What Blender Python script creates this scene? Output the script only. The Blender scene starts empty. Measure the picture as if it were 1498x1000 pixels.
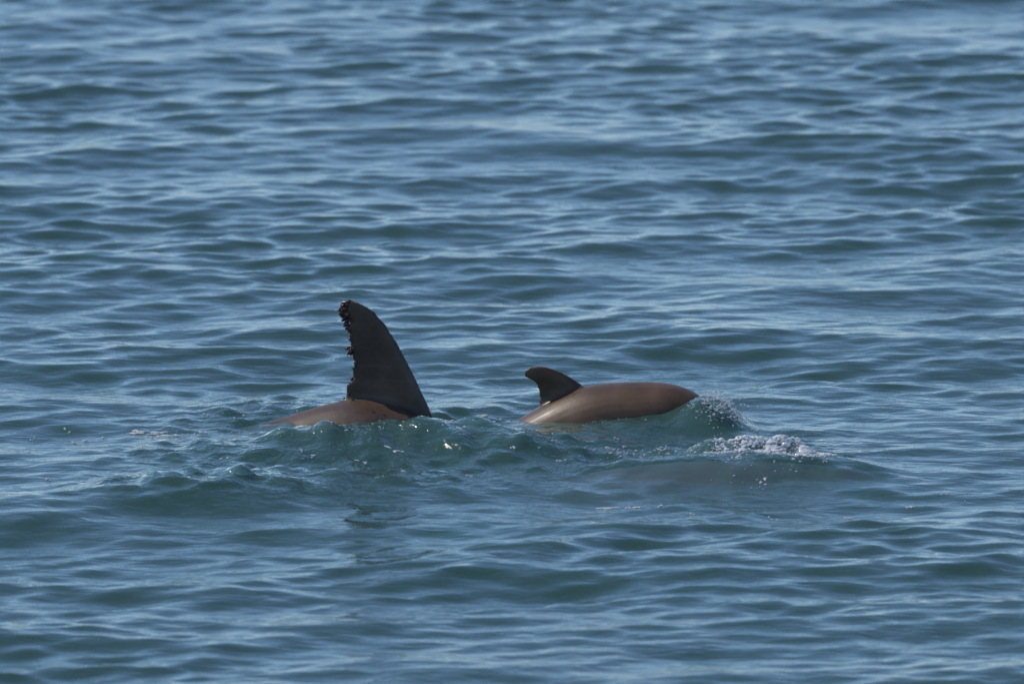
import bpy, bmesh, math, random
import numpy as np
from mathutils import Vector, Matrix

random.seed(7)
rng = np.random.default_rng(11)
scene = bpy.context.scene
col = scene.collection

# ------------------------------------------------------------------ camera, sky, sun, exposure
DIST = 25.0
DEP = math.radians(10.0)                      # depression of the water under the dolphins
CAM = Vector((0.0, -DIST, DIST * math.tan(DEP)))
SLANT = DIST / math.cos(DEP)
FPX = 620.0 * SLANT                           # focal length in photograph pixels (620 px per metre at the dolphins)
PITCH = DEP - math.atan(120.0 / FPX)
cam_data = bpy.data.cameras.new('camera')
cam_data.sensor_width = 36.0
cam_data.lens = FPX * 36.0 / 1498.0
cam_data.clip_start = 0.1
cam_data.clip_end = 20000.0
cam_data.dof.use_dof = True
cam_data.dof.focus_distance = SLANT - 0.2
cam_data.dof.aperture_fstop = 6.3
cam = bpy.data.objects.new('camera', cam_data)
col.objects.link(cam)
cam.location = CAM
cam.rotation_euler = (math.pi / 2 - PITCH, 0, 0)
scene.camera = cam

SUN_EL, SUN_AZ = math.radians(50.0), math.radians(-71.0)     # azimuth from +Y towards +X
world = bpy.data.worlds.new('World')
scene.world = world
world.use_nodes = True
wn = world.node_tree
wn.nodes.clear()
sky = wn.nodes.new('ShaderNodeTexSky')
sky.sky_type = 'NISHITA'
sky.sun_disc = False
sky.sun_elevation = SUN_EL
sky.sun_rotation = SUN_AZ
sky.altitude = 0.0
sky.air_density = 0.76
sky.dust_density = 0.0
sky.ozone_density = 5.0
bg = wn.nodes.new('ShaderNodeBackground')
bg.inputs['Strength'].default_value = 0.15
wo = wn.nodes.new('ShaderNodeOutputWorld')
wn.links.new(sky.outputs[0], bg.inputs[0])
wn.links.new(bg.outputs[0], wo.inputs[0])

sl = bpy.data.lights.new('sun', 'SUN')
sl.energy = 3.2
sl.angle = math.radians(0.53)
sl.color = (1.0, 0.95, 0.87)
sun = bpy.data.objects.new('sun', sl)
col.objects.link(sun)
sdir = Vector((math.sin(SUN_AZ) * math.cos(SUN_EL), math.cos(SUN_AZ) * math.cos(SUN_EL), math.sin(SUN_EL)))
sun.rotation_euler = (-sdir).to_track_quat('-Z', 'Y').to_euler()
sun.location = sdir * 30

scene.view_settings.view_transform = 'Standard'
scene.view_settings.look = 'None'
scene.view_settings.exposure = 0.15
scene.view_settings.gamma = 1.0
scene.render.engine = 'CYCLES'
scene.cycles.use_denoising = True
scene.cycles.max_bounces = 8
scene.cycles.transparent_max_bounces = 16
scene.cycles.caustics_reflective = False
scene.cycles.caustics_refractive = False

# ------------------------------------------------------------------ measuring helpers
_cp, _sp = math.cos(PITCH), math.sin(PITCH)
def ray(px, py):
    u, v = (px - 749.0) / FPX, -(py - 500.0) / FPX
    return Vector((u, _cp + v * _sp, -_sp + v * _cp))
def P(px, py, y):
    """point seen at a photograph pixel, at depth y"""
    d = ray(px, py)
    t = (y - CAM.y) / d.y
    return CAM + d * t
def G(px, py, z=0.0):
    """point of the calm water level seen at a photograph pixel"""
    d = ray(px, py)
    t = (z - CAM.z) / d.z
    return CAM + d * t

def smooth_interp(xs, xk, yk, n=7):
    """piecewise linear interpolation rounded off at the knots"""
    xs = np.asarray(xs, float)
    xk, yk = np.asarray(xk, float), np.asarray(yk, float)
    w = np.median(np.diff(xk)) * 0.55
    acc = 0
    for o in np.linspace(-1, 1, n):
        acc = acc + np.interp(xs + o * w, xk, yk)
    return acc / n

def mesh_object(name, verts, faces, mat=None, parent=None, smooth=True):
    me = bpy.data.meshes.new(name)
    me.from_pydata([tuple(v) for v in verts], [], faces)
    me.update()
    if smooth:
        me.shade_smooth()
    o = bpy.data.objects.new(name, me)
    col.objects.link(o)
    if mat:
        me.materials.append(mat)
    o.parent = parent
    return o

def tag(o, label, cat=None, group=None, kind=None):
    o['label'] = label
    if cat: o['category'] = cat
    if group: o['group'] = group
    if kind: o['kind'] = kind

# ------------------------------------------------------------------ materials
def new_mat(name):
    m = bpy.data.materials.new(name)
    m.use_nodes = True
    m.node_tree.nodes.clear()
    return m, m.node_tree.nodes, m.node_tree.links

def water_material():
    m, N, L = new_mat('sea_water')
    out = N.new('ShaderNodeOutputMaterial')
    geo = N.new('ShaderNodeTexCoord')
    # capillary ripples too fine for the mesh
    mp = N.new('ShaderNodeMapping'); mp.inputs['Scale'].default_value = (14, 26, 1)
    L.new(geo.outputs['Object'], mp.inputs[0])
    n1 = N.new('ShaderNodeTexNoise'); n1.inputs['Scale'].default_value = 1.0
    n1.inputs['Detail'].default_value = 3.0; n1.inputs['Distortion'].default_value = 0.5
    L.new(mp.outputs[0], n1.inputs['Vector'])
    b1 = N.new('ShaderNodeBump'); b1.inputs['Strength'].default_value = 1.0
    b1.inputs['Distance'].default_value = 0.0036
    L.new(n1.outputs[0], b1.inputs['Height'])
    # churned water by the animals
    at = N.new('ShaderNodeAttribute'); at.attribute_name = 'churn'
    n2 = N.new('ShaderNodeTexNoise'); n2.inputs['Scale'].default_value = 50.0
    n2.inputs['Detail'].default_value = 3.0
    mp2 = N.new('ShaderNodeMapping'); mp2.inputs['Scale'].default_value = (1.0, 0.7, 1)
    L.new(geo.outputs['Object'], mp2.inputs[0]); L.new(mp2.outputs[0], n2.inputs['Vector'])
    mu = N.new('ShaderNodeMath'); mu.operation = 'MULTIPLY'
    L.new(n2.outputs[0], mu.inputs[0]); L.new(at.outputs['Fac'], mu.inputs[1])
    b2 = N.new('ShaderNodeBump'); b2.inputs['Strength'].default_value = 1.0
    b2.inputs['Distance'].default_value = 0.010
    L.new(mu.outputs[0], b2.inputs['Height']); L.new(b1.outputs[0], b2.inputs['Normal'])
    fr = N.new('ShaderNodeFresnel'); fr.inputs['IOR'].default_value = 1.333
    L.new(b2.outputs[0], fr.inputs['Normal'])
    gl = N.new('ShaderNodeBsdfGlossy'); gl.inputs['Roughness'].default_value = 0.09
    gl.inputs['Color'].default_value = (1, 1, 1, 1)
    L.new(b2.outputs[0], gl.inputs['Normal'])
    # light scattered back out of the green water
    df = N.new('ShaderNodeBsdfDiffuse'); df.inputs['Color'].default_value = (0.058, 0.130, 0.108, 1)
    tr = N.new('ShaderNodeBsdfTransparent'); tr.inputs['Color'].default_value = (1, 1, 1, 1)
    mx = N.new('ShaderNodeMixShader'); mx.inputs[0].default_value = 0.52
    L.new(df.outputs[0], mx.inputs[1]); L.new(tr.outputs[0], mx.inputs[2])
    ms = N.new('ShaderNodeMixShader')
    # light coming up from below is not bent here, so it must not be totally reflected either
    gb = N.new('ShaderNodeNewGeometry')
    inv = N.new('ShaderNodeMath'); inv.operation = 'SUBTRACT'; inv.inputs[0].default_value = 1.0
    L.new(gb.outputs['Backfacing'], inv.inputs[1])
    fm = N.new('ShaderNodeMath'); fm.operation = 'MULTIPLY'
    L.new(fr.outputs[0], fm.inputs[0]); L.new(inv.outputs[0], fm.inputs[1])
    L.new(fm.outputs[0], ms.inputs[0]); L.new(mx.outputs[0], ms.inputs[1]); L.new(gl.outputs[0], ms.inputs[2])
    L.new(ms.outputs[0], out.inputs['Surface'])
    va = N.new('ShaderNodeVolumeAbsorption')
    va.inputs['Color'].default_value = (0.0, 0.5, 0.5, 1)
    va.inputs['Density'].default_value = 4.0
    L.new(va.outputs[0], out.inputs['Volume'])
    return m

def skin_material(name, back, belly, spec=0.33, rough=0.42, bands=False):
    m, N, L = new_mat(name)
    out = N.new('ShaderNodeOutputMaterial')
    bs = N.new('ShaderNodeBsdfPrincipled')
    L.new(bs.outputs[0], out.inputs['Surface'])
    tc = N.new('ShaderNodeTexCoord')
    at = N.new('ShaderNodeAttribute'); at.attribute_name = 'belly'
    nz = N.new('ShaderNodeTexNoise'); nz.inputs['Scale'].default_value = 5.0; nz.inputs['Detail'].default_value = 6.0
    L.new(tc.outputs['Object'], nz.inputs['Vector'])
    # counter-shading: dark cape above, paler belly
    r0 = N.new('ShaderNodeMath'); r0.operation = 'MULTIPLY_ADD'; r0.inputs[1].default_value = 0.5
    L.new(nz.outputs[0], r0.inputs[0]); L.new(at.outputs['Fac'], r0.inputs[2])
    mr = N.new('ShaderNodeMapRange'); mr.inputs['From Min'].default_value = 0.25; mr.inputs['From Max'].default_value = 0.95
    L.new(r0.outputs[0], mr.inputs['Value'])
    mix = N.new('ShaderNodeMix'); mix.data_type = 'RGBA'
    mix.inputs['A'].default_value = (*back, 1); mix.inputs['B'].default_value = (*belly, 1)
    L.new(mr.outputs[0], mix.inputs['Factor'])
    # mottling
    n3 = N.new('ShaderNodeTexNoise'); n3.inputs['Scale'].default_value = 9.0; n3.inputs['Detail'].default_value = 8.0
    n3.inputs['Roughness'].default_value = 0.65
    L.new(tc.outputs['Object'], n3.inputs['Vector'])
    m3 = N.new('ShaderNodeMapRange'); m3.inputs['From Min'].default_value = 0.33; m3.inputs['From Max'].default_value = 0.67
    m3.inputs['To Min'].default_value = 0.58; m3.inputs['To Max'].default_value = 1.38
    L.new(n3.outputs[0], m3.inputs['Value'])
    vm = N.new('ShaderNodeMix'); vm.data_type = 'RGBA'; vm.blend_type = 'MULTIPLY'; vm.inputs['Factor'].default_value = 1.0
    L.new(mix.outputs['Result'], vm.inputs['A']); L.new(m3.outputs[0], vm.inputs['B'])
    colour = vm.outputs['Result']
    # fine pale rake marks
    mp = N.new('ShaderNodeMapping'); mp.inputs['Rotation'].default_value = (0.2, 0.5, 0.1); mp.inputs['Scale'].default_value = (4, 30, 60)
    L.new(tc.outputs['Object'], mp.inputs[0])
    n4 = N.new('ShaderNodeTexNoise'); n4.inputs['Scale'].default_value = 1.0; n4.inputs['Detail'].default_value = 2.0; n4.inputs['Distortion'].default_value = 1.2
    L.new(mp.outputs[0], n4.inputs['Vector'])
    m4 = N.new('ShaderNodeMapRange'); m4.inputs['From Min'].default_value = 0.64; m4.inputs['From Max'].default_value = 0.74
    m4.inputs['To Max'].default_value = 0.22
    L.new(n4.outputs[0], m4.inputs['Value'])
    sc = N.new('ShaderNodeMix'); sc.data_type = 'RGBA'
    sc.inputs['B'].default_value = (0.16, 0.13, 0.115, 1)
    L.new(colour, sc.inputs['A']); L.new(m4.outputs[0], sc.inputs['Factor'])
    colour = sc.outputs['Result']
    if bands:    # pale birth folds round a young calf's flank
        wv = N.new('ShaderNodeTexWave'); wv.wave_type = 'BANDS'; wv.bands_direction = 'X'
        wv.inputs['Scale'].default_value = 2.9; wv.inputs['Distortion'].default_value = 6.0
        wv.inputs['Detail'].default_value = 1.0; wv.inputs['Detail Scale'].default_value = 1.2
        wv.inputs['Phase Offset'].default_value = 0.6
        L.new(tc.outputs['Object'], wv.inputs['Vector'])
        mb = N.new('ShaderNodeMapRange'); mb.inputs['From Min'].default_value = 0.8; mb.inputs['From Max'].default_value = 1.0
        mb.inputs['To Max'].default_value = 0.09
        L.new(wv.outputs['Fac'], mb.inputs['Value'])
        sb = N.new('ShaderNodeMix'); sb.data_type = 'RGBA'; sb.inputs['B'].default_value = (0.20, 0.15, 0.115, 1)
        L.new(colour, sb.inputs['A']); L.new(mb.outputs[0], sb.inputs['Factor'])
        colour = sb.outputs['Result']
    L.new(colour, bs.inputs['Base Color'])
    rg = N.new('ShaderNodeMapRange'); rg.inputs['From Min'].default_value = .3; rg.inputs['From Max'].default_value = .7
    rg.inputs['To Min'].default_value = rough - .2; rg.inputs['To Max'].default_value = rough + .2
    L.new(nz.outputs[0], rg.inputs['Value']); L.new(rg.outputs[0], bs.inputs['Roughness'])
    bs.inputs['Specular IOR Level'].default_value = spec
    bs.inputs['Coat Weight'].default_value = 0.05
    bs.inputs['Coat Roughness'].default_value = 0.22
    bp = N.new('ShaderNodeBump'); bp.inputs['Strength'].default_value = 0.6; bp.inputs['Distance'].default_value = 0.003
    L.new(n3.outputs[0], bp.inputs['Height']); L.new(bp.outputs[0], bs.inputs['Normal'])
    return m

def simple_mat(name, c, rough=0.4, spec=0.5, noise=0.3, trans=0.0, ior=1.33, nscale=60):
    m, N, L = new_mat(name)
    out = N.new('ShaderNodeOutputMaterial')
    bs = N.new('ShaderNodeBsdfPrincipled')
    tc = N.new('ShaderNodeTexCoord')
    nz = N.new('ShaderNodeTexNoise'); nz.inputs['Scale'].default_value = nscale; nz.inputs['Detail'].default_value = 4
    L.new(tc.outputs['Object'], nz.inputs['Vector'])
    mr = N.new('ShaderNodeMapRange'); mr.inputs['To Min'].default_value = 1 - noise; mr.inputs['To Max'].default_value = 1 + noise
    L.new(nz.outputs[0], mr.inputs['Value'])
    mx = N.new('ShaderNodeMix'); mx.data_type = 'RGBA'; mx.blend_type = 'MULTIPLY'; mx.inputs['Factor'].default_value = 1
    mx.inputs['A'].default_value = (*c, 1); L.new(mr.outputs[0], mx.inputs['B'])
    L.new(mx.outputs['Result'], bs.inputs['Base Color'])
    bs.inputs['Roughness'].default_value = rough
    bs.inputs['Specular IOR Level'].default_value = spec
    bs.inputs['IOR'].default_value = ior
    L.new(bs.outputs[0], out.inputs['Surface'])
    if trans > 0:
        tr = N.new('ShaderNodeBsdfTransparent')
        ms = N.new('ShaderNodeMixShader'); ms.inputs[0].default_value = trans
        L.new(bs.outputs[0], ms.inputs[1]); L.new(tr.outputs[0], ms.inputs[2]); L.new(ms.outputs[0], out.inputs['Surface'])
    return m

MAT_WATER = water_material()
MAT_ADULT = skin_material('adult_skin', (0.068, 0.042, 0.029), (0.12, 0.088, 0.070))
MAT_CALF = skin_material('calf_skin', (0.080, 0.044, 0.024), (0.095, 0.062, 0.042), bands=True)
MAT_ROLLED = skin_material('pale_flank_skin', (0.115, 0.088, 0.118), (0.125, 0.098, 0.13))
MAT_EYE = simple_mat('dolphin_eye', (0.01, 0.008, 0.008), 0.1)
MAT_TORN = simple_mat('torn_skin', (0.060, 0.022, 0.018), 0.2, 0.8, 0.5)
def wet_mat(name, c, glass, trans, rough):
    m, N, L = new_mat(name)
    out = N.new('ShaderNodeOutputMaterial')
    bs = N.new('ShaderNodeBsdfPrincipled')
    bs.inputs['Base Color'].default_value = (*c, 1); bs.inputs['Roughness'].default_value = rough
    bs.inputs['IOR'].default_value = 1.34; bs.inputs['Transmission Weight'].default_value = glass
    bs.inputs['Specular IOR Level'].default_value = 1.0
    tl = N.new('ShaderNodeBsdfTranslucent'); tl.inputs['Color'].default_value = (*c, 1)
    tc = N.new('ShaderNodeTexCoord')
    nz = N.new('ShaderNodeTexNoise'); nz.inputs['Scale'].default_value = 140; nz.inputs['Detail'].default_value = 3
    L.new(tc.outputs['Object'], nz.inputs['Vector'])
    bp = N.new('ShaderNodeBump'); bp.inputs['Distance'].default_value = .0015; bp.inputs['Strength'].default_value = .6
    L.new(nz.outputs[0], bp.inputs['Height']); L.new(bp.outputs[0], bs.inputs['Normal'])
    ms = N.new('ShaderNodeMixShader'); ms.inputs[0].default_value = trans
    L.new(bs.outputs[0], ms.inputs[1]); L.new(tl.outputs[0], ms.inputs[2]); L.new(ms.outputs[0], out.inputs['Surface'])
    return m
MAT_FROTH = wet_mat('white_froth', (0.94, 0.96, 0.98), 0.28, 0.36, 0.04)
MAT_DROP = wet_mat('water_drop', (0.95, 0.97, 0.99), 0.45, 0.36, 0.02)
MAT_FOAM = simple_mat('sea_foam', (0.56, 0.58, 0.60), 0.4, 0.4, 0.3, trans=0.35, nscale=90)

# ------------------------------------------------------------------ the sea surface
PROF_S = [0, .015, .04, .075, .095, .13, .19, .28, .37, .46, .56, .66, .76, .86, .93, .97, 1.0]
PROF_V = [.006, .015, .019, .022, .040, .060, .076, .089, .094, .092, .080, .062, .046, .033, .022, .014, .006]
PROF_H = [.010, .019, .024, .029, .045, .062, .076, .088, .091, .084, .066, .045, .028, .016, .012, .010, .006]
PROF_D = [-.026, -.026, -.026, -.026, -.016, -.006, 0, 0, 0, 0, 0, 0, 0, 0, 0, 0, 0]
ROLL_Y, ROLL_Z, ROLL_PITCH, FILM = -0.62, -0.210, math.radians(5.0), 0.015
NW = 300
lam = np.exp(rng.uniform(math.log(0.075), math.log(4.5), NW))
def slope_weight(l):          # share of the surface slope carried by each wavelength
    return np.interp(np.log(l), np.log([0.07, 0.12, 0.25, 0.5, 1.0, 2.0, 4.5]),
                     [1.2, 1.3, 1.15, 0.95, 0.58, 0.32, 0.2])
RMS_SLOPE = 0.126
spread = np.interp(np.log(lam), np.log([0.07, 0.3, 1.0, 4.5]), [0.64, 0.50, 0.38, 0.25])
th = rng.normal(0, 1, NW) * spread + math.radians(-94) + np.where(rng.random(NW) < .36, math.radians(38), 0) * (lam < 1.4)      # a second train crosses the first; travelling towards the viewer, a little to the left
kx, ky = np.cos(th) * 2 * np.pi / lam, np.sin(th) * 2 * np.pi / lam
kk = 2 * np.pi / lam
wgt = slope_weight(lam)
sig = wgt / math.sqrt((wgt ** 2).sum()) * RMS_SLOPE * math.sqrt(2)
amp = sig / kk
pha = rng.uniform(0, 2 * np.pi, NW)
CHOP = 0.85

# extra confused ripples where the animals stir the water
NT = 70
lamt = np.exp(rng.uniform(math.log(0.05), math.log(0.17), NT))
tht = rng.uniform(0, 2 * np.pi, NT)
ampt = 0.29 * math.sqrt(2.0 / NT) * lamt / (2 * np.pi)
phat = rng.uniform(0, 2 * np.pi, NT)

def wobble(x, seed, f=1.0):
    r = np.random.default_rng(seed)
    s = 0
    for i in range(5):
        s = s + math.sin(1) * np.sin(x * r.uniform(5, 30) * f + r.uniform(0, 6.28)) / (i + 1.5)
    return s

# swells, bow waves and wakes pushed up by the dolphins:
# (depth y, near width, far width, [(px, crest py), ...], jitter) ; ends run out to the calm level
RIDGES = [
    # breaking crest under the froth
    (-0.50, 0.055, 0.05, [(1000, 672), (1030, 664), (1060, 659), (1100, 661), (1130, 659), (1150, 654), (1170, 660), (1190, 670), (1210, 678), (1240, 684)], 0.12),
    # in front of the finned adult
    (-0.28, 0.17, 0.13, [(180, 660), (310, 645), (400, 633), (480, 619), (560, 620), (640, 612), (700, 614), (760, 622), (860, 640), (1000, 655)], 0.10),
    # in front of the calf
    (-0.09, 0.11, 0.12, [(770, 632), (820, 627), (850, 623), (880, 616), (915, 613), (950, 614), (1000, 619), (1040, 632), (1090, 640)], 0.04),
    # rim behind the adult
    (0.17, 0.12, 0.16, [(200, 603), (290, 597), (360, 592), (430, 589), (500, 591), (600, 597), (680, 596), (730, 598), (780, 593), (830, 598)], 0.06),
    # hump over the head of the rolled dolphin
    (-0.52, 0.17, 0.10, [(930, 676), (1010, 664), (1060, 657), (1120, 665), (1200, 675), (1290, 681), (1360, 686), (1460, 684)], 0.05),
    # near swell, left
    (-0.80, 0.22, 0.12, [(60, 706), (170, 694), (300, 685), (380, 685), (460, 691), (600, 708)], 0.04),
    # smooth bump over the rolled dolphin's back
    (-0.66, 0.25, 0.13, [(480, 692), (560, 680), (640, 676), (720, 682), (860, 693)], 0.05),
]
def ridge_field(x, y):
    h = np.zeros_like(x)
    churn = np.zeros_like(x)
    for i, (yc, wn_, wf_, pts, jit) in enumerate(RIDGES):
        q = [P(px, py, yc) for px, py in pts]
        xs = np.array([p.x for p in q]); zs = np.array([max(p.z, 0.0) for p in q])
        zs[0] = zs[-1] = 0.0
        hx = smooth_interp(x, np.r_[xs[0] - 0.2, xs, xs[-1] + 0.2], np.r_[0, zs, 0])
        ycx = yc + 0.05 * wobble(x, 40 + i, 0.35)
        d = y - ycx
        e = np.where(d < 0, d / wn_, d / wf_)
        g = np.exp(-e * e)
        h += hx * g * (1 + jit * wobble(x + 0.4 * y, 60 + i, 1.2))
        # trough ahead of the ridge
        h -= 0.22 * hx * np.exp(-((d + 2.0 * wn_) / wn_) ** 2)
        churn = np.maximum(churn, np.clip(hx / 0.03, 0, 1) * np.exp(-(d / 0.20) ** 2))
    # water heaped over the calf's melon
    HY = -0.045
    p = P(1044, 575, HY)
    dx, dy = x - p.x, y - HY
    bump = np.exp(-np.abs(np.where(dx < 0, dx / 0.078, dx / 0.062)) ** 2.2 - (np.where(dy < 0, dy / 0.10, dy / 0.12)) ** 2)
    h += (p.z - 0.012) * bump
    churn = np.maximum(churn, bump * np.clip((dx + .06) / .05, 0, 1))
    # stirred ground between and in front of the animals
    ex = np.exp(-((y + 0.43) / 0.33) ** 2) * np.clip((x + 1.05) / 0.35, 0, 1) * np.clip((0.95 - x) / 0.35, 0, 1)
    ey = np.exp(-((y - 0.02) / 0.16) ** 2) * np.clip((x + 1.0) / 0.3, 0, 1) * np.clip((0.1 - x) / 0.2, 0, 1)
    churn = np.maximum(churn, np.maximum(0.8 * ex, 0.75 * ey))
    return h, churn

def gust(x, y):     # patches of smoother and rougher water
    return 0.95 + 0.42 * np.sin(0.9 * x + 1.7 * y + 0.6) * np.sin(1.6 * x - 0.8 * y + 2.1) + 0.22 * np.sin(2.9 * x + 0.9 * y + 4) * np.sin(1.1 * x + 2.3 * y)

def sea(x0, y0, space=None):
    """displaced position of the water surface, and how churned it is there"""
    x0 = np.asarray(x0, float); y0 = np.asarray(y0, float)
    X, Y, Z = x0.copy(), y0.copy(), np.zeros_like(x0)
    ZS = np.zeros_like(x0)
    gm = gust(x0, y0)
    near = np.exp(-((x0 - 0.1) / 1.0) ** 4 - ((y0 + 0.2) / 0.75) ** 4)       # round the animals the long waves are built by hand
    calm = 1 - 0.90 * near
    for i in range(NW):
        a = amp[i]
        if space is None:
            f = 1.0
        else:
            f = np.clip((lam[i] / space - 3.0) / 3.0, 0, 1)
        if lam[i] < 0.35:
            f = f * gm * (1 - 0.45 * near)
        else:
            f = f * calm
        ph = kx[i] * x0 + ky[i] * y0 + pha[i]
        c, s = np.cos(ph), np.sin(ph)
        Z += a * f * c
        if lam[i] < 0.35: ZS += a * f * c
        X -= CHOP * a * f * s * kx[i] / kk[i]
        Y -= CHOP * a * f * s * ky[i] / kk[i]
    churn = np.zeros_like(x0)
    m = (np.abs(x0) < 2.4) & (y0 > -2.2) & (y0 < 1.6)
    if m.any():
        xm, ym = x0[m], y0[m]
        h, c = ridge_field(xm, ym)
        t = np.zeros_like(xm)
        for i in range(NT):
            k = 2 * np.pi / lamt[i]
            t += ampt[i] * np.cos(k * (math.cos(tht[i]) * xm + math.sin(tht[i]) * ym) + phat[i])
        t = np.where(t > 0, t * 1.25, t * 0.8)
        Z[m] += h + t * c
        # the film of water lifted by the rolled dolphin
        s_ = np.clip((1.18 - xm) / 2.3, 0, 1)
        rad = smooth_interp(s_, PROF_S, PROF_H) * 2.3
        zc = ROLL_Z + math.sin(ROLL_PITCH) * (xm - .145)
        q = 1 - ((ym - ROLL_Y) / np.maximum(rad, .02)) ** 2
        zt = np.where(q > 0, zc + rad * np.sqrt(np.maximum(q, 0)), zc - .2) + FILM
        ok_ = (xm > -1.1) & (xm < 1.17)
        zt = np.where(ok_, zt, -1.0) + .8 * t * np.maximum(c, .5) + 1.15 * ZS[m]
        e_ = (Z[m] - zt) / .008
        Z[m] = np.where(e_ > 30, Z[m], zt + .008 * np.logaddexp(0, np.minimum(e_, 30)))
        churn[m] = c
    return X, Y, Z, churn

def axis(lo, hi, step, lo2, hi2, step2, far, n):
    """fine spacing round the animals, coarser beside them, growing geometrically out to the horizon"""
    core = np.arange(lo, hi + step * 0.5, step)
    def grade(length):
        m = int(2 * length / (step + step2))
        w = np.minimum(np.linspace(step, step2 * 1.6, m), step2)
        return np.cumsum(w * length / w.sum())
    up, dn = core[-1] + grade(hi2 - core[-1]), core[0] - grade(core[0] - lo2)
    lo_b, hi_b = 1.0001, 2.0
    for _ in range(60):
        r = 0.5 * (lo_b + hi_b)
        if step2 * r * (r ** n - 1) / (r - 1) > far: hi_b = r
        else: lo_b = r
    st = np.cumsum(step2 * r ** np.arange(1, n + 1))
    return np.r_[dn[-1] - st[::-1], dn[::-1], core, up, up[-1] + st]

ax = axis(-1.9, 1.9, 0.0084, -5.0, 5.0, 0.048, 6000.0, 60)
ay = axis(-4.0, 9.0, 0.0130, -8.0, 16.0, 0.065, 6000.0, 60)
sx, sy = np.gradient(ax), np.gradient(ay)
GX, GY = np.meshgrid(ax, ay)
SPC = np.maximum(*np.meshgrid(sx, sy))
nx, ny = len(ax), len(ay)
WX, WY, WZ, WC = sea(GX.ravel(), GY.ravel(), SPC.ravel())
edge = np.zeros((ny, nx), bool); edge[0] = edge[-1] = True; edge[:, 0] = edge[:, -1] = True
WZ[edge.ravel()] = 0.0
nv = nx * ny
DEEP = -400.0
co = np.empty((nv + 8, 3), np.float32)
co[:nv, 0], co[:nv, 1], co[:nv, 2] = WX, WY, WZ
xs_, ys_ = (ax[0], ax[-1]), (ay[0], ay[-1])
box = [(xs_[0], ys_[0], 0), (xs_[1], ys_[0], 0), (xs_[1], ys_[1], 0), (xs_[0], ys_[1], 0)]
co[nv:nv + 4] = box
co[nv + 4:] = [(a, b, DEEP) for a, b, _ in box]
idx = np.arange(nv).reshape(ny, nx)
quads = np.stack([idx[:-1, :-1], idx[:-1, 1:], idx[1:, 1:], idx[1:, :-1]], -1).reshape(-1, 4)
b = nv
quads = np.concatenate([quads, np.array([[b, b + 4, b + 5, b + 1], [b + 1, b + 5, b + 6, b + 2], [b + 2, b + 6, b + 7, b + 3],
                                         [b + 3, b + 7, b + 4, b], [b + 4, b + 7, b + 6, b + 5]])])
me = bpy.data.meshes.new('sea_water')
me.vertices.add(len(co)); me.vertices.foreach_set('co', co.ravel())
me.loops.add(quads.size); me.loops.foreach_set('vertex_index', quads.ravel().astype(np.int32))
me.polygons.add(len(quads)); me.polygons.foreach_set('loop_start', np.arange(0, quads.size, 4, dtype=np.int32))
me.update(calc_edges=True)
me.polygons.foreach_set('use_smooth', np.ones(len(quads), bool))
at = me.attributes.new('churn', 'FLOAT', 'POINT')
at.data.foreach_set('value', np.r_[WC, np.zeros(8)].astype(np.float32))
me.materials.append(MAT_WATER)
water = bpy.data.objects.new('sea_water', me)
col.objects.link(water)
tag(water, 'rippled blue green sea water with dark wave faces and pale sky reflections', kind='structure')

# ------------------------------------------------------------------ dolphins
def fin_mesh(V, F, rows, n=14):
    """rows: (leading point, trailing point, half thickness, thickness direction) from root to tip; closed lens section"""
    base = len(V)
    m = 2 * n
    for lead, trail, ht, td in rows:
        for j in range(m):
            a = 2 * math.pi * j / m
            u = 0.5 - 0.5 * math.cos(a)               # 0 leading edge .. 1 trailing edge
            th_ = 2.6 * ht * (math.sqrt(max(u, 0)) - u) * (1 if a <= math.pi else -1) + 0.0025 * math.sin(a)
            V.append(lead.lerp(trail, u) + td * th_)
    for i in range(len(rows) - 1):
        for j in range(m):
            a0, a1 = base + i * m + j, base + i * m + (j + 1) % m
            F.append((a0, a1, a1 + m, a0 + m))
    F.append(tuple(base + j for j in reversed(range(m))))
    F.append(tuple(base + (len(rows) - 1) * m + j for j in range(m)))

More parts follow.
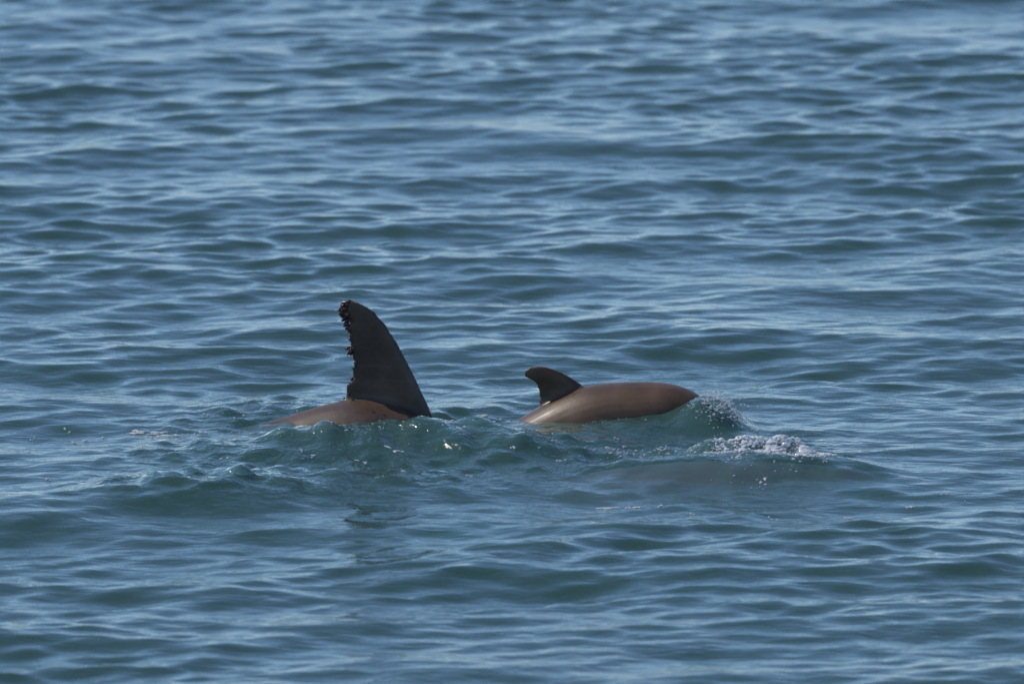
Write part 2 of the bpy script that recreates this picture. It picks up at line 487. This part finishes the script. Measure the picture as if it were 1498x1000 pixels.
def make_dolphin(name, length, top, snout_x, y, mat, fin_rows, voxel, roll=0.0, flipper=1.0, yaw=0.0, pitch=0.0, smooth_it=6):
    """top: (x, z) knots of the back's outline from tail to head in metres; fin_rows(world-space) for the dorsal fin"""
    root = bpy.data.objects.new(name, None)
    col.objects.link(root)
    n = 90
    s = np.linspace(0, 1, n)
    rv = smooth_interp(s, PROF_S, PROF_V) * length
    rh = smooth_interp(s, PROF_S, PROF_H) * length
    rv[0] *= .4; rh[0] *= .4
    dz = smooth_interp(s, PROF_S, PROF_D) * length
    # walk along the back so that the length is right
    xk = np.array([t[0] for t in top]); zk = np.array([t[1] for t in top])
    xx = np.linspace(xk[0], xk[-1], 2000)
    zz = smooth_interp(xx, xk, zk)
    arc = np.r_[0, np.cumsum(np.hypot(np.diff(xx), np.diff(zz)))]
    a_sn = np.interp(snout_x, xx, arc)
    aa = a_sn - s * length
    tx, tz = np.interp(aa, arc, xx), np.interp(aa, arc, zz)
    ext = aa < 0
    tx[ext] = xx[0] + aa[ext]; tz[ext] = zz[0] + aa[ext] * 0.25
    gx_, gz_ = np.gradient(tx), np.gradient(tz)
    ln = np.hypot(gx_, gz_); gx_, gz_ = -gx_ / ln, -gz_ / ln        # forward
    ux, uz = -gz_, gx_                                             # up
    off = rv - dz
    # on the short beak the outline above is the melon's, keep the centre line smooth
    cx, cz = tx - ux * off, tz - uz * off
    V, F = [], []
    m = 36
    for i in range(n):
        for j in range(m):
            a = 2 * math.pi * j / m
            sa = math.sin(a)
            up = rv[i] * sa * (1.0 if sa > 0 else 1.02)
            sd = rh[i] * math.cos(a)
            V.append(Vector((cx[i] + ux[i] * up, sd, cz[i] + uz[i] * up)))
    for i in range(n - 1):
        for j in range(m):
            a0, a1 = i * m + j, i * m + (j + 1) % m
            F.append((a0, a0 + m, a1 + m, a1))
    F.append(tuple(range(m))); F.append(tuple((n - 1) * m + j for j in reversed(range(m))))
    C = [Vector((cx[i], 0, cz[i])) for i in range(n)]
    FW = [Vector((gx_[i], 0, gz_[i])) for i in range(n)]
    UP = [Vector((ux[i], 0, uz[i])) for i in range(n)]
    def at_s(q):
        i = min(n - 1, int(round(q * (n - 1)))); return C[i], FW[i], UP[i], rv[i], rh[i]
    Yv = Vector((0, 1, 0))
    # tail flukes
    c, f, u, _, _ = at_s(.955)
    for sgn in (1, -1):
        rows = []
        for h in np.linspace(0, 1, 14):
            span = sgn * h * .125 * length
            lead = c + f * (.030 - .075 * h ** 1.5) * length + Yv * span
            trail = c + f * (-.045 - .045 * h ** .8 + .012 * math.sin(h * math.pi)) * length + Yv * span
            if h > .9: trail = trail.lerp(lead, (h - .9) * 6)
            rows.append((lead, trail, .010 * length * (1 - .75 * h), u))
        fin_mesh(V, F, rows, 10)
    # flippers
    if flipper:
        c, f, u, r_v, r_h = at_s(.24)
        for sgn in (1, -1):
            rows = []
            for h in np.linspace(0, 1, 14):
                b_ = c - u * r_v * .55 + Yv * sgn * r_h * .6
                o = (Yv * sgn * .10 * flipper - u * .07 * flipper - f * .10 * (1 - flipper)) * (h * length)
                lead = b_ + o + f * (.035 - .055 * h ** 1.4) * length
                trail = b_ + o + f * (-.03 - .055 * h ** .9) * length
                if h > .85: trail = trail.lerp(lead, (h - .85) * 4)
                rows.append((lead, trail, .009 * length * (1 - .7 * h), (u + Yv * sgn * .6).normalized()))
            fin_mesh(V, F, rows, 10)
    fin_mesh(V, F, fin_rows(at_s), 16)
    tmp = mesh_object('body_tmp', V, F)
    md = tmp.modifiers.new('r', 'REMESH'); md.mode = 'VOXEL'; md.voxel_size = voxel; md.use_smooth_shade = True
    ms = tmp.modifiers.new('s', 'SMOOTH'); ms.factor = 0.5; ms.iterations = smooth_it
    dg = bpy.context.evaluated_depsgraph_get()
    mesh = bpy.data.meshes.new_from_object(tmp.evaluated_get(dg))
    bpy.data.objects.remove(tmp)
    mesh.name = 'body'
    mesh.shade_smooth()
    # how far towards the belly each point lies
    vc = np.empty(len(mesh.vertices) * 3, np.float32); mesh.vertices.foreach_get('co', vc); vc = vc.reshape(-1, 3)
    best = np.full(len(vc), 1e9); bel = np.zeros(len(vc))
    for i in range(0, n, 2):
        d = (vc[:, 0] - cx[i]) ** 2 + (vc[:, 2] - cz[i]) ** 2 + vc[:, 1] ** 2 * .3
        e = -((vc[:, 0] - cx[i]) * ux[i] + (vc[:, 2] - cz[i]) * uz[i]) / max(rv[i], .02)
        w = d < best
        best[w] = d[w]; bel[w] = e[w]
    a_ = mesh.attributes.new('belly', 'FLOAT', 'POINT')
    a_.data.foreach_set('value', np.clip(bel, -1, 1).astype(np.float32))
    mesh.materials.clear(); mesh.materials.append(mat)
    body = bpy.data.objects.new('body', mesh)
    col.objects.link(body); body.parent = root
    c, f, u, r_v, r_h = at_s(.135)
    for sgn in (1, -1):
        bm = bmesh.new(); bmesh.ops.create_icosphere(bm, subdivisions=2, radius=.0065 * length)
        em = bpy.data.meshes.new('eye'); bm.to_mesh(em); bm.free(); em.shade_smooth(); em.materials.append(MAT_EYE)
        e = bpy.data.objects.new('eye', em); col.objects.link(e); e.parent = root
        e.location = c - u * r_v * .35 + Yv * sgn * r_h * .90
    # the root stands at the middle of the body
    c, f, u, r_v, r_h = at_s(.45)
    if roll:
        R = Matrix.Translation((0, y, 0)) @ Matrix.Translation(c) @ Matrix.Rotation(yaw, 4, 'Z') @ Matrix.Rotation(-pitch, 4, 'Y') @ Matrix.Rotation(roll, 4, 'X') @ Matrix.Translation(-c)
        root.matrix_world = R
    else:
        root.location = (0, y, 0)
    return root, body, at_s

def outline_rows(lead_pts, trail_pts, y, t_root, t_tip, nrow=46, ragged=0.0, seed=3, flare=0.0):
    """dorsal fin from the outline of its leading and trailing edge (photograph pixels -> metres in the plane y)"""
    L_ = [P(a, b_, y) for a, b_ in lead_pts]; T_ = [P(a, b_, y) for a, b_ in trail_pts]
    lz = np.array([p.z for p in L_]); lx = np.array([p.x for p in L_])
    tz = np.array([p.z for p in T_]); tx = np.array([p.x for p in T_])
    z0, z1 = max(lz.min(), tz.min()), min(lz.max(), tz.max())
    r = random.Random(seed)
    rows = []
    for i in range(nrow):
        h = i / (nrow - 1)
        h = 1 - (1 - h) ** 1.25
        z = z0 + (z1 - z0) * h
        xl = float(np.interp(z, np.sort(lz), lx[np.argsort(lz)])); xt = float(np.interp(z, np.sort(tz), tx[np.argsort(tz)]))
        if ragged and h > .25:
            xt += (r.random() - .3) * ragged + .008 * math.sin(z * 95) * math.sin(z * 41 + 1)
        t = t_root * (1 - h) ** 1.3 + t_tip + flare * max(0.0, (.50 - h) / .25) ** 2
        rows.append((Vector((xl, 0, z)), Vector((xt, 0, z)), t, Vector((0, 1, 0))))
    return rows

# --- the adult with the torn fin, arching its back and sliding under
ADULT_Y = 0.0
at_ = lambda px, py: (P(px, py, ADULT_Y).x, P(px, py, ADULT_Y).z)
A_TOP = [(-1.75, -.42), (-1.25, -.26), (-.95, -.15), at_(300, 638), at_(370, 623), at_(440, 605), at_(500, 580), at_(540, 578), at_(590, 592), at_(640, 614),
         (-.02, -.08), (.15, -.17), (.4, -.29), (.8, -.40), (1.3, -.48)]
A_LEAD = [(668, 690), (650, 640), (636, 613), (623, 584), (610, 556), (596, 527), (580, 498), (564, 473), (547, 454), (530, 444), (514, 438)]
A_TRAIL = [(a - 5, b_) for a, b_ in [(470, 690), (474, 640), (482, 610), (497, 590), (508, 578), (513, 562), (516, 545), (517, 525), (515, 505), (511, 485), (508, 470), (503, 458), (501, 447), (507, 438)]]
adult, adult_body, adult_at = make_dolphin('dolphin', 2.45, A_TOP, 1.02, ADULT_Y, MAT_ADULT,
        lambda f: outline_rows(A_LEAD, A_TRAIL, ADULT_Y, .024, .0045, 70, .013, flare=.006), .0050, smooth_it=8)
tag(adult, 'large brown dolphin with a tall dorsal fin torn along its trailing edge', 'dolphin', 'dolphins at the surface')

# shreds of torn skin along the trailing edge
def lump(seed, ln, wd, name='torn_skin_tag'):
    r = random.Random(seed)
    bm = bmesh.new()
    bmesh.ops.create_icosphere(bm, subdivisions=2, radius=1.0)
    for v in bm.verts:
        k = 1 + .35 * math.sin(v.co.x * 3.1 + seed) * math.cos(v.co.z * 2.7 + 2 * seed) + r.uniform(-.4, .3)
        v.co = Vector((v.co.x * ln * k, v.co.y * wd * .7 * k, v.co.z * wd * k))
    mm = bpy.data.meshes.new(name); bm.to_mesh(mm); bm.free(); mm.shade_smooth(); mm.materials.append(MAT_TORN)
    return mm
TORN = []
_r = random.Random(12)
_ez = [(441, 506), (452, 500), (462, 505), (475, 508), (490, 510), (505, 513), (520, 515), (535, 515), (550, 514), (562, 511), (574, 507), (584, 500)]
py_ = 442.0
while py_ < 585:
    ex_ = float(np.interp(py_, [q[0] for q in _ez], [q[1] for q in _ez]))
    big = _r.random() < .22 or py_ < 470
    TORN.append((ex_ + _r.uniform(-1, 4) - (3 if big else 0), py_, _r.uniform(3, 8) + (4 if big else 0), _r.uniform(2.0, 4.2) + (2.0 if big else 0), _r.uniform(20, 60) if big else _r.uniform(65, 115)))
    py_ += _r.choice([1.8, 2.5, 3.5, 5.0, 9.0]) if py_ > 468 else 2.2
TORN += [(507, 446, 9, 6, 30), (502, 452, 9, 6, 70), (497, 458, 8, 5, 20), (505, 460, 10, 6, 80), (501, 466, 7, 4, 40), (507, 509, 9, 4, 10), (510, 514, 9, 5, 70)]
for i, (px, py, l_, w_, ang) in enumerate(TORN):
    o = bpy.data.objects.new('torn_skin_tag', lump(i * 1.7 + 1, l_ / 1000., w_ / 1000.))
    col.objects.link(o); o.parent = adult
    p = P(px + 2.0, py, ADULT_Y)
    o.location = (p.x, random.uniform(-.006, .006), p.z)
    o.rotation_euler = (0, -math.radians(ang), random.uniform(-.4, .4))

# --- the calf
CALF_Y = 0.06
ac = lambda px, py: (P(px, py, CALF_Y).x, P(px, py, CALF_Y).z)
C_TOP = [(-.75, -.22), (-.4, -.16), (-.15, -.07), ac(735, 626), ac(765, 610), ac(792, 592), ac(820, 578), ac(850, 566), ac(885, 560), ac(925, 559), ac(965, 559), ac(1000, 564), ac(1025, 573), ac(1060, 590),
         ac(1110, 622), ac(1200, 660)]
C_LEAD = [(880, 590), (862, 571), (848, 560), (835, 551), (820, 543), (806, 538), (794, 535.5), (784, 535)]
C_TRAIL = [(770, 640), (778, 610), (786, 594), (789, 582), (788, 570), (783, 560), (776, 555), (768, 552), (765.5, 547), (768, 541), (775, 536.5), (782, 535)]
calf, calf_body, calf_at = make_dolphin('dolphin_calf', 1.16, C_TOP, ac(1110, 600)[0], CALF_Y, MAT_CALF,
        lambda f: outline_rows(C_LEAD, C_TRAIL, CALF_Y, .012, .004, 40, flare=.004), .0038)
tag(calf, 'small brown dolphin calf with a hooked dorsal fin and its head under a splash', 'dolphin calf', 'dolphins at the surface')

# --- the third animal, rolled on its side just under the surface
R_TOP = [(-1.7, .10), (-1.2, .12), (-.6, .15), (0, .17), (.5, .165), (1.3, .14)]
def rolled_fin(at_s):
    rows = []
    c, f, u, r_v, r_h = at_s(.55)
    for h in np.linspace(0, 1, 30):
        b_ = c + u * (r_v * .7 + h * .24)
        lead = b_ + f * (.13 - .26 * h ** 1.25)
        trail = b_ + f * (-.10 - .08 * h ** 1.5)
        if h > .9: trail = trail.lerp(lead, (h - .9) * 5)
        rows.append((lead, trail, .020 * (1 - .75 * h), Vector((0, 1, 0))))
    return rows
rolled, rolled_body, rolled_at = make_dolphin('dolphin', 2.3, R_TOP, 1.18, ROLL_Y, MAT_ROLLED, rolled_fin, .009, roll=math.radians(-105), yaw=math.radians(-1), flipper=0.12, pitch=ROLL_PITCH)
rolled.location.z += ROLL_Z - (rolled_at(.45)[0].z)
tag(rolled, 'grey dolphin lying submerged just under the surface beside the white froth', 'dolphin', 'dolphins at the surface')

# ------------------------------------------------------------------ froth, drops and foam
def ico(sub):
    bm = bmesh.new(); bmesh.ops.create_icosphere(bm, subdivisions=sub, radius=1.0)
    v = np.array([q.co[:] for q in bm.verts]); f = np.array([[w.index for w in q.verts] for q in bm.faces]); bm.free()
    return v, f
IV1, IF1 = ico(1); IV2, IF2 = ico(2)
def blobs(name, pts, mat, sub=1, lumpy=.2):
    """many little bubbles or drops: pts rows are x, y, z, radius, stretch"""
    iv, jf = (IV1, IF1) if sub == 1 else (IV2, IF2)
    r = np.random.default_rng(5)
    V, F = [], []
    for i, (x, y, z, rad, st) in enumerate(pts):
        w = iv * (1 + r.uniform(-lumpy, lumpy, (len(iv), 1))) * rad
        w = w * np.array([1 + (st - 1) * .6, 1, 1 / max(st, .3)])
        V.append(w + (x, y, z)); F.append(jf + i * len(iv))
    V = np.concatenate(V); F = np.concatenate(F)
    return mesh_object(name, V.tolist(), F.tolist(), mat)

def sea_at(x, y):
    X, Y, Z, _ = sea(np.asarray(x), np.asarray(y))
    return X, Y, Z

# froth thrown up ahead of the rolled dolphin
pts = []
rr = np.random.default_rng(21)
FX0, FX1 = P(1005, 660, -.5).x, P(1222, 680, -.5).x
nF = 13500
fx = FX0 + (FX1 - FX0) * rr.random(nF)
u_ = (fx - FX0) / (FX1 - FX0)
fy = -.515 + rr.normal(0, 1, nF) * (.03 + .035 * np.sin(np.clip(u_, 0, 1) * math.pi)) - .02 * u_
lace = sum(np.sin(fx * q1 + fy * q2 + q3) for q1, q2, q3 in rr.uniform((-160, -90, 0), (160, 90, 6.28), (9, 3))) / 3
keep = rr.random(nF) < np.interp(u_, [0, .2, .45, .62, .85, 1], [.06, .20, .48, .75, .62, .35]) * np.clip(.75 + .6 * lace, .08, 1)
fx, fy, u_, lace = fx[keep], fy[keep], u_[keep], lace[keep]
FXs, FYs, FZs = sea_at(fx, fy)
pile = np.interp(u_, [0, .3, .55, .68, .85, 1], [.002, .005, .012, .017, .010, .003]) * np.exp(-((fy + .515) / .045) ** 2)
for i in range(len(fx)):
    r_ = .0007 + .0030 * rr.random() ** 3.2 + (.003 if rr.random() < .02 else 0)
    pts.append((FXs[i], FYs[i], FZs[i] + pile[i] * (rr.random() ** .8) * (1 + .35 * lace[i]), r_, 1 + .6 * rr.random()))
loose = blobs('froth_bubbles', [p_ for p_, q in zip(pts, u_) if rr.random() < (.9 if q < .4 else .5)], MAT_FROTH, 1, .25)
mass = [(x, y, z, r * 1.1 + .0006, 1.6) for (x, y, z, r, st), q, lc in zip(pts, u_, lace) if q > .25 and lc > -.05 + .35 * (q < .5) + .25 * (q > .85)]
froth = blobs('froth', mass, MAT_FROTH, 1, .25)
md = froth.modifiers.new('r', 'REMESH'); md.mode = 'VOXEL'; md.voxel_size = .0015
ms = froth.modifiers.new('s', 'SMOOTH'); ms.iterations = 1; ms.factor = .5
fm = bpy.data.meshes.new_from_object(froth.evaluated_get(bpy.context.evaluated_depsgraph_get()))
bm = bmesh.new(); bm.from_mesh(fm); bm.from_mesh(loose.data)
fm2 = bpy.data.meshes.new('froth'); bm.to_mesh(fm2); bm.free(); fm2.shade_smooth(); fm2.materials.append(MAT_FROTH)
bpy.data.objects.remove(loose); bpy.data.objects.remove(froth)
froth = bpy.data.objects.new('froth', fm2); col.objects.link(froth)
tag(froth, 'white bubbling froth breaking over the head of the submerged dolphin', 'froth', kind='stuff')

# splash over the calf's head
pts = []
hp = P(1044, 575, -0.045)
for i in range(400):
    x_ = hp.x + .012 + rr.normal(0, .034); y_ = -.06 + rr.normal(0, .045)
    X, Y, Z = sea_at([x_], [y_])
    up_ = .014 * rr.random() ** 3 if x_ > hp.x - .02 else 0
    pts.append((X[0], Y[0], Z[0] + up_, .0008 + .0026 * rr.random() ** 3, 1 + .7 * rr.random()))
for k in range(16):      # strings of drops thrown forward
    x_ = hp.x + rr.uniform(-.02, .06); y_ = -.07 + rr.normal(0, .03); z_ = sea_at([x_], [y_])[2][0]
    vx, vz = rr.uniform(.1, .45), rr.uniform(-.1, .5)
    for q in range(12):
        t_ = q * .006
        pts.append((x_ + vx * t_, y_, z_ + vz * t_ - 3 * t_ * t_, .0022 * (1 - q / 14) * rr.uniform(.6, 1.1), 1 + rr.random()))
for i in range(22):
    p = P(rr.normal(1078, 14), rr.normal(590, 10), -.05)
    pts.append((p.x, p.y, p.z, .0008 + .0016 * rr.random(), 1))
splash = blobs('splash', pts, MAT_DROP, 1, .25)
tag(splash, 'spray of small bright drops over the head of the calf', 'splash', kind='stuff')

# drops and bubbles, mostly added to stand in for sun glints on stirred water
pts = []
def along(line, n, y, jx, jy, r0=.0012, r1=.003):
    xs = np.array([a for a, _ in line], float); ys = np.array([b_ for _, b_ in line], float)
    for i in range(n):
        t = rr.random() * (len(xs) - 1)
        px = np.interp(t, np.arange(len(xs)), xs) + rr.normal(0, jx); py = np.interp(t, np.arange(len(xs)), ys) + rr.normal(0, jy)
        g = G(px, py, 0.02)
        X, Y, Z = sea_at([g.x], [g.y])
        pts.append((X[0], Y[0], Z[0] + .001, r0 + (r1 - r0) * rr.random() ** 3, 1.3 + rr.random()))
along([(860, 650), (930, 654), (1010, 660), (1040, 655)], 95, 0, 10, 4, .0012, .0042)
along([(650, 620), (720, 632), (800, 645), (900, 655)], 45, 0, 14, 6)
along([(150, 625), (240, 628), (330, 624), (420, 628)], 30, 0, 20, 8)
along([(280, 597), (400, 592), (480, 594)], 26, 0, 12, 4)
along([(520, 625), (600, 640), (700, 655)], 30, 0, 16, 9)
along([(640, 600), (700, 604), (770, 606)], 16, 0, 10, 4)
along([(1030, 690), (1110, 690), (1150, 684)], 20, 0, 14, 6)
along([(1380, 706), (1460, 700)], 6, 0, 20, 5)
along([(385, 628), (440, 622), (480, 618), (560, 624), (640, 616)], 40, 0, 6, 2, .0008, .0022)
along([(765, 618), (820, 624), (860, 619), (960, 613)], 30, 0, 8, 2, .0008, .0022)
for q in [(488, 526), (497, 521)]:
    p = P(*q, -.03); pts.append((p.x, p.y, p.z, .0028, 1.4))
drops = blobs('glint_drops', pts, MAT_DROP, 1, .08)
tag(drops, 'scattered drops and bubbles, mostly added as sun glints on the stirred water round the dolphins', 'drops', kind='stuff')

# flat rags of foam
FO = [(215, 624, 44, 6), (210, 623, 40, 7), (225, 625, 36, 6), (245, 630, 30, 4), (150, 627, 14, 4), (48, 627, 9, 4), (98, 618, 8, 4), (110, 631, 20, 3), (128, 631, 14, 3), (290, 624, 18, 3), (305, 623, 10, 3),
      (40, 649, 9, 4), (438, 660, 9, 4), (455, 664, 10, 3), (577, 660, 28, 6), (610, 639, 18, 4), (640, 638, 40, 5), (660, 641, 18, 4), (676, 648, 12, 5), (690, 688, 16, 3), (537, 668, 8, 3),
      (506, 646, 10, 3), (530, 668, 16, 3), (560, 646, 9, 3), (880, 720, 44, 4), (925, 722, 30, 4), (968, 723, 14, 3), (1010, 731, 14, 3), (1135, 738, 14, 4), (1240, 735, 22, 3), (1330, 722, 18, 3),
      (710, 603, 22, 4), (735, 606, 24, 5), (900, 642, 8, 3), (1118, 694, 12, 6), (750, 660, 10, 3), (820, 668, 14, 3), (590, 690, 10, 3), (70, 690, 16, 3), (330, 662, 12, 3)]
_r = random.Random(4)
FO = [(px + _r.uniform(-.5, .5) * w, py + _r.uniform(-.4, .4) * h, w * _r.uniform(.14, .45), h * _r.uniform(.35, .8)) for (px, py, w, h) in FO for _ in range(3)]
V, F = [], []
for k, (px, py, w, h) in enumerate(FO):
    g = G(px, py, 0.015)
    a, b_ = w / 1240., h / 1240. / .174 * .32
    r = random.Random(k + 9)
    ph_ = [r.uniform(0, 6.28) for _ in range(6)]
    rings, seg = 4, 22
    us, vs = [0.0], [0.0]
    for i in range(1, rings + 1):
        for j in range(seg):
            t = 2 * math.pi * j / seg
            q = i / rings * (1 + .22 * math.sin(2 * t + ph_[0]) + .2 * math.sin(3 * t + ph_[1]) + .16 * math.sin(5 * t + ph_[2]) + .12 * math.sin(8 * t + ph_[3]))
            us.append(a * q * math.cos(t)); vs.append(b_ * q * math.sin(t) + .25 * b_ * math.sin(us[-1] / a * 3 + ph_[4]))
    X, Y, Z = sea_at(g.x + np.array(us), g.y + np.array(vs))
    base = len(V)
    rim = np.r_[0, np.repeat(np.arange(1, rings + 1), seg)] / rings
    Z = Z + .0018 * (1 - rim ** 4) + .0006 + np.array([r.uniform(0, .0008) for _ in us])
    V += list(zip(X, Y, Z))
    for j in range(seg):
        F.append((base, base + 1 + j, base + 1 + (j + 1) % seg))
    for i in range(rings - 1):
        for j in range(seg):
            p0 = base + 1 + i * seg + j; p1 = base + 1 + i * seg + (j + 1) % seg
            F.append((p0, p0 + seg, p1 + seg, p1))
foam = mesh_object('sea_foam', V, F, MAT_FOAM)
tag(foam, 'small ragged white flecks of foam floating round the dolphins', 'foam', kind='stuff')
